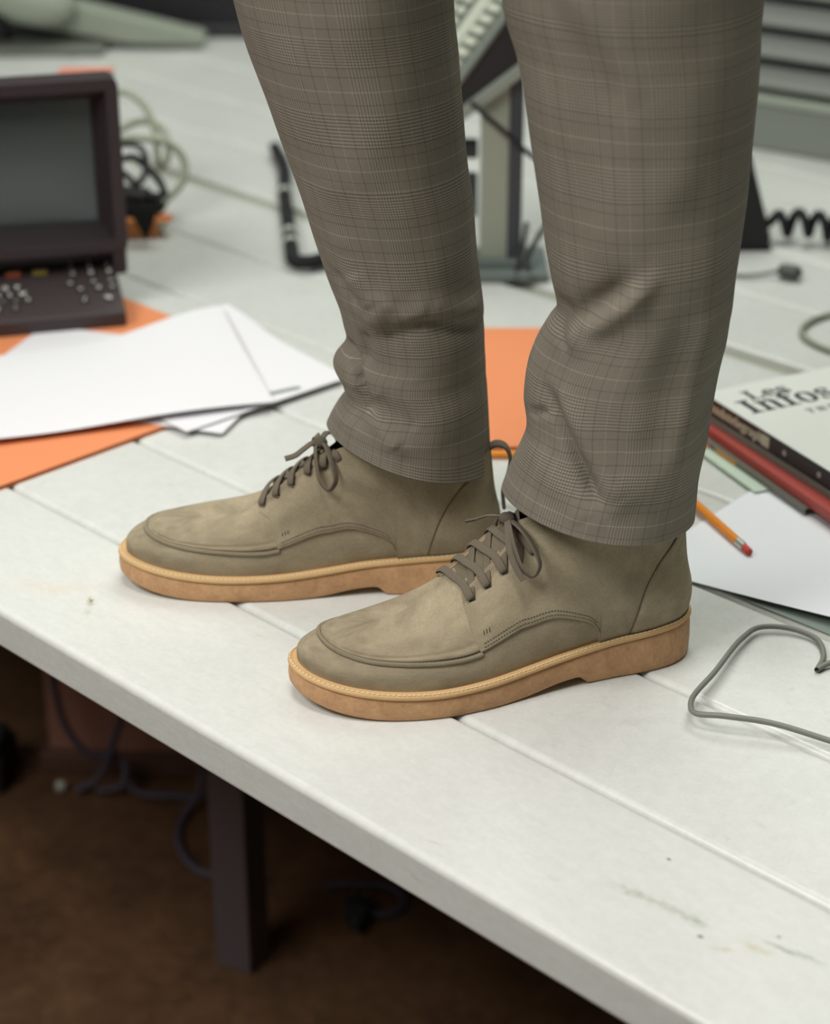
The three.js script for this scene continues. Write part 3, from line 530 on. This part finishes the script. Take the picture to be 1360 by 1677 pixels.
// ---------------------------------------------------------------- videotex terminal on the left
{
  const e = unit(.51, -.86);
  const t = thing('computer_terminal', 'dark brown desktop terminal with a grey screen and a fold-down keyboard', 'terminal', [-.776, onTable(.0055), -.461], Math.atan2(-e[1], e[0]));
  const shell = std(0x31272a, .55), shellD = std(0x23191b, .6);
  const W = .262, xr = .02, xl = xr - W, xc = (xr + xl) / 2, zf = -.066;
  // monitor body: front frame, tapering back
  const bodyShape = (x0, x1, y0, y1) => { const s = new THREE.Shape(); const r = .01; s.moveTo(x0 + r, y0); s.lineTo(x1 - r, y0); s.quadraticCurveTo(x1, y0, x1, y0 + r); s.lineTo(x1, y1 - r); s.quadraticCurveTo(x1, y1, x1 - r, y1); s.lineTo(x0 + r, y1); s.quadraticCurveTo(x0, y1, x0, y1 - r); s.lineTo(x0, y0 + r); s.quadraticCurveTo(x0, y0, x0 + r, y0); return s; };
  const sx0 = xl + .034, sx1 = -.008 + .006, sy0 = .0865, sy1 = .2305;
  const fr = bodyShape(xl, xr, .062, .253); const hole = new THREE.Path(); hole.moveTo(sx0 - .012, sy0 - .014); hole.lineTo(sx0 - .012, sy1 + .012); hole.lineTo(sx1 + .012, sy1 + .012); hole.lineTo(sx1 + .012, sy0 - .014); hole.closePath(); fr.holes.push(hole);
  part('bezel', new THREE.ExtrudeGeometry(fr, { depth: .03, bevelEnabled: true, bevelThickness: .002, bevelSize: .002, bevelSegments: 2, curveSegments: 6 }).translate(0, 0, zf - .032), shell, t);
  // sloping inner frame to the screen
  const q = (a, b, c, d) => { const g = new THREE.BufferGeometry(); g.setAttribute('position', new THREE.Float32BufferAttribute([...a, ...b, ...c, ...a, ...c, ...d], 3)); g.setAttribute('uv', new THREE.Float32BufferAttribute([0, 0, 1, 0, 1, 1, 0, 0, 1, 1, 0, 1], 2)); g.computeVertexNormals(); return g; };
  const ox0 = sx0 - .012, ox1 = sx1 + .012, oy0 = sy0 - .014, oy1 = sy1 + .012, zi = zf - .028, zo = zf - .001, ix0 = sx0, ix1 = sx1 - .004, iy0 = sy0 + .002, iy1 = sy1 - .004;
  part('screen_surround', merge([q([ox0, oy0, zo], [ox1, oy0, zo], [ix1, iy0, zi], [ix0, iy0, zi]), q([ox1, oy0, zo], [ox1, oy1, zo], [ix1, iy1, zi], [ix1, iy0, zi]), q([ox1, oy1, zo], [ox0, oy1, zo], [ix0, iy1, zi], [ix1, iy1, zi]), q([ox0, oy1, zo], [ox0, oy0, zo], [ix0, iy0, zi], [ix0, iy1, zi])]), shellD, t);
  part('screen', grid(24, 18, (u, v) => V(lerp(ix0 - .003, ix1 + .003, u), lerp(iy0 - .003, iy1 + .003, v), zi - .006 + .006 * (1 - Math.pow(u * 2 - 1, 2)) * (1 - Math.pow(v * 2 - 1, 2)) + .001), null), std(0x4a5252, .22), t, 'grey curved glass screen');
  part('rear_housing', (() => { const f = [[xl + .004, xr - .004, .03, .249, zf - .03], [xl + .006, xr - .006, .012, .205, zf - .11], [xl + .03, xr - .03, .012, .165, zf - .19], [xl + .06, xr - .06, .012, .13, zf - .23]]; const fc = []; for (let k = 0; k < 3; k++) { const a = f[k], b = f[k + 1]; const A = [[a[0], a[2], a[4]], [a[1], a[2], a[4]], [a[1], a[3], a[4]], [a[0], a[3], a[4]]], B = [[b[0], b[2], b[4]], [b[1], b[2], b[4]], [b[1], b[3], b[4]], [b[0], b[3], b[4]]]; for (let i = 0; i < 4; i++) fc.push(q(A[i], A[(i + 1) % 4], B[(i + 1) % 4], B[i])); if (k === 2) fc.push(q(...B)); if (k === 0) fc.push(q(A[0], A[1], [a[1], .08, a[4]], [a[0], .08, a[4]])); } return merge(fc); })(), shell, t);
  for (const x of [xr - .008, xl + .008]) part('cheek', rbox(.016, .042, .05, .005, x, .055, zf - .026), shell, t);
  part('foot', merge([rbox(W - .03, .014, .1, .003, xc, .007, zf - .11), rbox(W - .02, .012, .012, .002, xc, .018, zf - .075)]), shellD, t);
  // keyboard tray, sloping towards the front
  const kw = .25, kx1 = .006, kx0 = kx1 - kw, kx = (kx0 + kx1) / 2; const slope = .011 / .13;
  const prof = new THREE.Shape(); prof.moveTo(0, .001); prof.lineTo(0, .012); prof.quadraticCurveTo(0, .015, .004, .0155); prof.lineTo(.135, .0155 + .131 * .28); prof.lineTo(.135, .001); prof.closePath();
  const kb = part('keyboard', new THREE.ExtrudeGeometry(prof, { depth: kw, bevelEnabled: true, bevelThickness: .0015, bevelSize: .0015, bevelSegments: 2 }).rotateY(Math.PI / 2).translate(kx0, 0, 0), std(0x3d3334, .55), t);
  const ky = z => .0155 + (-z - .004) * .28 + .0004;
  part('palm_strip', (() => { const g = rbox(.14, .0012, .012, .0005); g.rotateX(.273); g.translate(-.066, ky(-.011) + .0005, -.011); return g; })(), std(0x4a3a36, .5), t);
  const tilt = .273, capG = rbox(.0105, .0032, .0085, .001), legendMats = {};
  const key = (x, z, str, w = 1, mat = M.keycap, lm = M.legend) => {
    const k = part('key', w === 1 ? capG : rbox(.0105 * w, .0032, .0085, .001), mat, t); k.position.set(x, ky(z) + .0016, z); k.rotation.x = tilt;
    if (str) { const g = text(str, .0062, sans, .0002); g.computeBoundingBox(); const b = g.boundingBox; g.translate(-(b.min.x + b.max.x) / 2, -(b.min.y + b.max.y) / 2, 0); g.rotateX(-Math.PI / 2); g.translate(0, .0017, 0); part('legend', g, lm, k); }
    return k;
  };
  const rows = ['AZERTYUIOP', 'QSDFGHJKLM', 'WXCVBN,.-?'];
  rows.forEach((r, j) => [...r].forEach((c, i) => key(kx0 + .022 + i * .0132 + j * .0045, -.056 + j * .0118, c)));
  key(kx0 + .060, -.0205, '', 4.5); key(kx0 + .115, -.0205, '@'); key(kx0 + .135, -.0205, ':');
  const npx = i => -.047 + i * .02; [['1', '2', '3'], ['4', '5', '6'], ['7', '8', '9'], ['*', '0', '#']].forEach((r, j) => r.forEach((c, i) => key(npx(i) + .006, -.108 + j * .0118, c)));
  [['<', -.046, -.056], ['^', -.020, -.056], ['>', -.001, -.056], ['v', -.016, -.0442], ['=', -.036, -.0442], ['+', -.001, -.0442], ['/', -.034, -.0245], ['%', -.008, -.0245]].forEach(([c, x, z]) => key(x, z, c));
  const fk = [[-.195, 0xb05a3c], [-.165, 0xb05a3c], [-.135, 0xb05a3c], [-.105, 0xb4502f], [-.076, 0x9a8a2c]];
  for (const [x, c] of fk) { const m = std(c, .6); const k = key(x, -.082, '', 1.55, m); const s = part('key_band', rbox(.0145, .0006, .0032, .0002, 0, .0019, -.0018), std(0xb9967c, .6), k); }
  { const k = key(-.050, -.118, '', 1.5, std(0x9a8f88, .6)); part('key_band', rbox(.0145, .0006, .003, .0002, 0, .0019, -.0024), std(0xa03424, .6), k); }
}
// salmon box behind the terminal
{ const t = thing('carton', 'salmon pink carton just showing above the terminal', 'box', [-1.184, onTable(.0002), -.736], Math.atan2(.7027, .7115)); part('box', rbox(.066, .164, .034, .002, 0, .082, 0), std(0xc77a68, .8), t); part('lid_flap', rbox(.068, .003, .036, .001, 0, .1655, 0), std(0xd08a78, .8), t); }
// tangle of leads beside the terminal
{
  const grp = 'leads tangled beside the terminal', base = V(-1.055, TY, -.69), r = V(.7115, 0, -.7027), f = V(-.7027, 0, -.7115);
  const q = (u, h, d) => base.clone().addScaledVector(r, (u - .004) * .86).addScaledVector(f, d).add(V(0, h * .78 + .001, 0));
  const L = (pts, rad, mat, label) => solo('lead', tube(pts.map(p => q(...p)), rad, 120, 8), mat, label, 'cable', grp);
  const gg = std(0x9aa08c, .5);
  L([[-.05, .17, .1], [-.01, .185, .1], [.02, .17, .09], [.04, .13, .07], [.045, .09, .05], [.05, .075, .05], [.06, .10, .06], [.05, .13, .08], [.02, .14, .09], [-.03, .12, .08]], .0045, gg, 'pale lead arching highest out of the tangle');
  L([[-.05, .11, .05], [-.01, .125, .05], [.03, .125, .05], [.062, .118, .05], [.083, .09, .05], [.082, .06, .04], [.06, .035, .03], [.03, .02, .02], [-.02, .01, 0]], .0048, gg, 'pale lead making the widest loop on the right of the tangle');
  L([[-.05, .108, .03], [-.01, .122, .03], [.025, .122, .02], [.035, .10, .01], [.03, .08, .0], [.02, .07, .0], [.005, .085, .0], [-.005, .095, .0]], .0042, M.cableBlack, 'black lead crossing the upper part of the tangle');
  L([[-.04, .085, .02], [-.01, .10, .02], [.015, .105, .022], [.03, .09, .024], [.05, .06, .03], [.055, .03, .03], [.04, .009, .032], [0, .007, .04]], .0048, M.cableBlack, 'black lead knotted in the middle of the tangle');
  L([[-.03, .004, -.03], [.01, .004, -.045], [.04, .004, -.03], [.056, .004, 0], [.045, .004, .03], [.01, .004, .05], [-.04, .004, .05]], .0042, gg, 'pale lead lying flat at the foot of the tangle');
  const ad = thing('power_adapter', 'black power adapter lying among the tangled leads', 'adapter', q(.005, 0, -.012).toArray(), .5, undefined); part('body', rbox(.062, .052, .035, .008, 0, .027, 0), M.black, ad); part('plug', rbox(.02, .018, .02, .003, .036, .04, 0), M.blackMatte, ad);
  const ob = thing('card_box', 'small orange card box at the foot of the tangle', 'box', q(.012, 0, -.034).toArray(), .9); part('sleeve', rbox(.07, .022, .03, .001, 0, .011, 0), std(0xd98a4e, .8), ob); part('flap', rbox(.02, .002, .03, .0005, .042, .02, 0), std(0xc9733c, .8), ob);
  const bt = thing('black_pouch', 'small black pouch hanging over the orange card box', 'pouch', q(.040, .0, -.066).toArray(), .8); part('body', (() => { const g = new THREE.ConeGeometry(.026, .045, 4, 1).rotateX(Math.PI).rotateY(.78); g.scale(1, 1, .5); return g.translate(0, .024, 0); })(), M.blackMatte, bt); part('strap', tube([[-.02, .046, 0], [0, .05, .004], [.024, .048, 0]], .002, 20, 6), M.blackMatte, bt);
}
// bent black strap with white tape bands behind the far leg
{
  const t = thing('strap_cable', 'thick black bent cable with white tape bands behind the farther leg', 'cable', [-.775, TY, -.72]);
  const w = p => V(p[0] + .775, p[1], p[2] + .72);
  const pts = [[-1.16, .012, -1.03], [-1.08, .012, -.975], [-.99, .012, -.895], [-.90, .012, -.82], [-.82, .012, -.753], [-.785, .012, -.727], [-.770, .012, -.734], [-.765, .012, -.765], [-.76, .012, -.80], [-.72, .012, -.86]].map(w);
  part('cord', tube(pts, .0085, 160, 12), M.blackMatte, t);
  const c = new THREE.CatmullRomCurve3(pts, false, 'centripetal');
  for (const u of [.22, .38, .42]) { const p = c.getPoint(u), d = c.getTangent(u), g = new THREE.CylinderGeometry(.009, .009, .012, 16); g.applyQuaternion(new THREE.Quaternion().setFromUnitVectors(V(0, 1, 0), d)); g.translate(p.x, p.y, p.z); part('tape_band', g, std(0xb9bdb0, .7), t); }
}
// ---------------------------------------------------------------- desk telephone console on a column between the legs
{
  const t = thing('telephone_console', 'grey keypad console tilted on a column, seen between the legs', 'telephone', [-.602, onTable(.0005), -.884], Math.atan2(.7027, .7115));
  // local x = right in the view, z = towards the viewer
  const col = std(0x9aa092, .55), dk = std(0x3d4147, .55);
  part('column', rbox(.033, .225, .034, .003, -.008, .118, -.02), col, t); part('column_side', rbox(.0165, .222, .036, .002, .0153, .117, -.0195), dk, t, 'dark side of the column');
  part('base', merge([rbox(.11, .012, .10, .003, .0, .006, -.02), rbox(.075, .008, .05, .002, -.012, .016, -.016)]), std(0x6d7673, .55), t);
  part('cable_clip', rbox(.05, .02, .02, .003, -.052, .14, -.04), dk, t);
  part('cable_clip', rbox(.03, .05, .02, .003, -.042, .085, -.04), dk, t);
  // console: wedge-shaped side, extruded away from the viewer
  const A = [-.115, .146], B = [.075, .292], C = [.048, .363], D = [-.098, .158];
  const ex = V(-.055, .0, -.10);
  const side = new THREE.Shape([A, B, C, D].map(p => new THREE.Vector2(...p)));
  const g = new THREE.ExtrudeGeometry(side, { depth: 1, bevelEnabled: false }); g.applyMatrix4(new THREE.Matrix4().makeBasis(V(1, 0, 0), V(0, 1, 0), ex.clone().negate()).setPosition(ex.x, ex.y, ex.z)); g.computeVertexNormals();
  part('console_body', g, std(0x232226, .5), t, 'black console body');
  const along = V(C[0] - D[0], C[1] - D[1], 0), al = along.clone().normalize(), aw = ex.clone(), nn = al.clone().cross(aw).normalize(); if (nn.y < 0) nn.negate();
  const L = along.length(), Wd = aw.length(), awn = aw.clone().normalize();
  const pos = (a, b, h) => V(D[0], D[1], 0).addScaledVector(al, a * L).addScaledVector(awn, b * Wd).addScaledVector(nn, h);
  const slab = (a0, a1, b0, b1, h0, h1) => { const P = [pos(a0, b0, h0), pos(a1, b0, h0), pos(a1, b1, h0), pos(a0, b1, h0), pos(a0, b0, h1), pos(a1, b0, h1), pos(a1, b1, h1), pos(a0, b1, h1)]; const I = [[0, 1, 2, 3], [4, 5, 6, 7], [0, 1, 5, 4], [1, 2, 6, 5], [2, 3, 7, 6], [3, 0, 4, 7]]; const o = []; for (const f of I) for (const k of [0, 1, 2, 0, 2, 3]) o.push(...P[f[k]].toArray()); const q = new THREE.BufferGeometry(); q.setAttribute('position', new THREE.Float32BufferAttribute(o, 3)); q.computeVertexNormals(); return q; };
  part('top_plate', slab(-.01, 1.01, -.03, 1.03, 0, .004), std(0x7d857f, .5), t);
  part('under_lip', (() => { const s = V(B[0] - A[0], B[1] - A[1], 0), L2 = s.length(), s1 = s.clone().normalize(), n2 = V(s1.y, -s1.x, 0); const P = (a, b, h) => V(A[0], A[1], .004).addScaledVector(s1, a).addScaledVector(ex, b).addScaledVector(n2, h); const o = []; const Q = [P(0, -.04, 0), P(L2, -.04, 0), P(L2, 1, 0), P(0, 1, 0), P(0, -.04, .010), P(L2, -.04, .010), P(L2, 1, .010), P(0, 1, .010)]; for (const f of [[0, 1, 2, 3], [4, 5, 6, 7], [0, 1, 5, 4], [1, 2, 6, 5], [2, 3, 7, 6], [3, 0, 4, 7]]) for (const k of [0, 1, 2, 0, 2, 3]) o.push(...Q[f[k]].toArray()); const q = new THREE.BufferGeometry(); q.setAttribute('position', new THREE.Float32BufferAttribute(o, 3)); q.computeVertexNormals(); return q; })(), std(0x8f968d, .5), t);
  const km = std(0xcdd2c2, .5);
  const N = 16; for (let i = 0; i < N; i++) { const a0 = .03 + i * .0595; part('key', slab(a0, a0 + .036, .10, .30, .004, .009), km, t); if (i < N) for (const b of [.62, .80]) part('key', slab(a0, a0 + .036, b, b + .13, .004, .008), km, t); }
  part('key_bar', slab(.03, .97, .335, .52, .004, .008), km, t, 'long pale bar');
  part('lead', tube([[-.037, .206, .006], [-.02, .192, .014], [.004, .172, .016], [.028, .150, .014], [.06, .125, .0], [.07, .08, -.02], [.045, .045, -.01], [.03, .02, .012], [.036, .006, .03]], .0032, 80, 8), M.cableBlack, t);
  part('lead', tube([[.03, .06, -.01], [.026, .04, .006], [.02, .02, .018], [.016, .005, .03]], .003, 30, 8), M.cableBlack, t);
}
// ---------------------------------------------------------------- louvred grey unit, back right
{
  const t = thing('louvred_unit', 'grey metal unit with horizontal louvres at the back right', 'cabinet', [-.66, onTable(.0002), -1.535], Math.atan2(.018, .104) );
  const g1 = std(0x8d918c, .55), g2 = std(0x74787a, .6);
  part('plinth', rbox(.9, .066, .3, .006, .18, .033, -.15), std(0x8b9088, .55), t);
  part('ledge', rbox(.91, .010, .31, .003, .18, .071, -.15), std(0xa4ad9f, .5), t);
  part('cabinet_body', rbox(.88, .36, .25, .003, .18, .256, -.16), g2, t);
  for (let k = 0; k < 8; k++) { const s = rbox(.9, .030, .012, .003); s.rotateX(-.5); s.translate(.18, .098 + k * .043, -.018); part('louvre', s, g1, t); }
}
// black handset and its coiled cord
{
  const t = thing('telephone_handset', 'black telephone handset standing beyond the nearer leg', 'telephone', [-.475, onTable(.0003), -1.16], Math.atan2(.7027, .7115));
  const s = new THREE.Shape(); s.moveTo(-.05, 0); s.lineTo(.038, 0); s.quadraticCurveTo(.043, .004, .041, .014); s.lineTo(.012, .108); s.quadraticCurveTo(.006, .118, -.004, .118); s.lineTo(-.05, .118); s.closePath();
  part('body', new THREE.ExtrudeGeometry(s, { depth: .045, bevelEnabled: true, bevelThickness: .004, bevelSize: .004, bevelSegments: 3 }).translate(0, .004, -.03), M.black, t); part('foot_pad', rbox(.1, .006, .06, .002, -.004, .003, -.008), M.blackMatte, t);
  const pts = []; for (let i = 0; i <= 420; i++) { const u = i / 420, a = u * Math.PI * 2 * 12; const cx = lerp(.06, .34, u), cz = .02 * Math.sin(u * 9) - .02, cy = .021 + .006 * Math.sin(u * 14) + .012 * sstep(.2, .6, u); pts.push(V(cx, cy + .013 * Math.cos(a), cz + .013 * Math.sin(a))); }
  pts.unshift(V(.036, .018, -.01), V(.048, .026, -.012));
  part('coiled_cord', new THREE.TubeGeometry(new THREE.CatmullRomCurve3(pts), 900, .0058, 7), M.blackMatte, t);
}
{ const t = thing('jack_plug', 'small dark jack plug on a thin lead, back right', 'plug', [-.352, onTable(.001), -1.108], .3); part('body', new THREE.CapsuleGeometry(.009, .012, 4, 12).rotateZ(1.57).translate(0, .009, 0), std(0x4a4c48, .5), t); part('lead', tube([[-.015, .007, 0], [-.04, .004, .018], [-.075, .003, .03], [-.12, .003, .03]], .0025, 30, 6), std(0x7d7f74, .6), t); }
solo('cable', tube([[-.05, onTable(.004), -.99], [-.13, onTable(.004), -.955], [-.19, onTable(.004), -.945], [-.235, onTable(.004), -.965], [-.25, onTable(.004), -1.01], [-.235, onTable(.004), -1.06], [-.19, onTable(.004), -1.10], [-.1, onTable(.004), -1.13], [.02, onTable(.004), -1.14]], .0035, 90, 8), std(0x8b917f, .5), 'grey cable loop lying beyond the wide seam at the right edge', 'cable');
// ---------------------------------------------------------------- far left end
{
  const a = Math.atan2(.7027, .7115);
  const t = thing('equipment_case', 'large black case standing at the far left end of the tables', 'case', [-1.83, onTable(.0002), -1.50], a);
  part('shell', rbox(1.25, .62, .16, .012, 0, .312, 0), std(0x1c1b1f, .6), t); for (const y of [.011, .62]) part('rim', rbox(1.27, .02, .18, .006, 0, y, 0), std(0x242327, .4), t);
  const f = thing('desk_device', 'pale grey device with a long flat arm on the far left', 'device', [-1.90, onTable(.0002), -1.21], a);
  const gm = std(0x99a092, .6);
  // local x right, z towards viewer
  part('arm', (() => { const s = new THREE.Shape(); s.moveTo(-.08, .085); s.lineTo(.02, .075); s.lineTo(.235, .022); s.quadraticCurveTo(.245, .016, .236, .010); s.lineTo(.12, .014); s.lineTo(-.08, .05); s.closePath(); return new THREE.ExtrudeGeometry(s, { depth: .05, bevelEnabled: true, bevelThickness: .003, bevelSize: .003, bevelSegments: 2 }).translate(0, 0, -.03); })(), gm, f, 'long flat pale arm');
  part('head', (() => { const g = new THREE.SphereGeometry(.075, 32, 20); g.scale(1.25, .62, .7); g.rotateZ(-.35); return g.translate(-.055, .098, .03); })(), std(0xa2a99b, .6), f);
  part('foot', rbox(.34, .014, .10, .005, -.09, .007, .02), std(0x6d7068, .6), f); part('neck', rbox(.03, .08, .04, .006, -.1, .045, 0), M.black, f);
}
// ---------------------------------------------------------------- under the table
{
  // dark red-brown kick board standing on the floor behind the leg
  const a = Math.atan2(.14, .164);
  const t = thing('kick_board', 'dark red brown board standing on the floor under the table', 'board', [-.86, .001, -.735], a);
  part('board', rbox(.62, .45, .02, .003, 0, .225, 0), std(0x9c6c5c, .7), t); part('foot_rail', rbox(.64, .03, .03, .004, 0, .015, .012), std(0x5a3c32, .7), t);
  const b = thing('floor_box', 'black box on the floor at the left under the table', 'box', [-1.155, .0005, -.43], a); part('body', rbox(.13, .05, .09, .006, 0, .025, 0), M.blackMatte, b); part('lid', rbox(.10, .02, .07, .006, .01, .058, 0), M.blackMatte, b);
  const fl = (pts, r, label) => solo('floor_cable', tube(pts, r, 120, 8), std(0x4a4250, .6), label, 'cable', 'cables under the table');
  fl([[-1.02, .40, -.52], [-1.035, .405, -.50], [-1.04, .37, -.495], [-1.03, .2, -.50], [-1.02, .1, -.51], [-1.0, .06, -.53], [-.97, .05, -.56], [-.96, .02, -.55], [-.99, .006, -.53]], .005, 'dark cable dropping down the left of the board');
  fl([[-.90, .36, -.60], [-.93, .25, -.58], [-.965, .1, -.55], [-.985, .03, -.53], [-1.01, .006, -.51]], .005, 'dark cable slanting across the board');
  fl([[-.97, .045, -.56], [-.95, .012, -.56], [-.90, .006, -.60], [-.84, .006, -.66], [-.80, .02, -.66], [-.74, .02, -.68]], .005, 'dark cable lying along the foot of the board');
  fl([[-.88, .045, -.62], [-.87, .03, -.61], [-.86, .006, -.57], [-.82, .006, -.53], [-.76, .006, -.51], [-.71, .006, -.53], [-.68, .006, -.56]], .005, 'dark cable making a flat loop left of the table leg');
  fl([[-.62, .006, -.60], [-.60, .008, -.62], [-.56, .006, -.655], [-.53, .006, -.65], [-.52, .006, -.62], [-.535, .012, -.595]], .005, 'dark cable ending in a plug right of the table leg');
  const p = thing('mains_plug', 'dark mains plug lying on the floor right of the table leg', 'plug', [-.545, .0005, -.585], 2.3); part('body', merge([rbox(.034, .03, .03, .008, 0, .016, 0), new THREE.ConeGeometry(.012, .03, 12).rotateZ(1.57).translate(-.028, .016, 0)]), M.blackMatte, p); for (const z of [-.008, .008]) part('pin', new THREE.CylinderGeometry(.002, .002, .018, 8).rotateZ(1.57).translate(.024, .016, z), std(0xb9b9b9, .3, { metalness: .9 }), p);
  const sc = thing('screw_cap', 'small pale cap on the floor left under the table', 'cap', [-1.034, .0005, -.502]); part('body', new THREE.LatheGeometry([[0, .012], [.006, .011], [.0075, .008], [.008, 0], [0, 0]].map(q => new THREE.Vector2(...q)), 20), std(0xb5b3aa, .6), sc);
}
renderer.render(scene, camera);
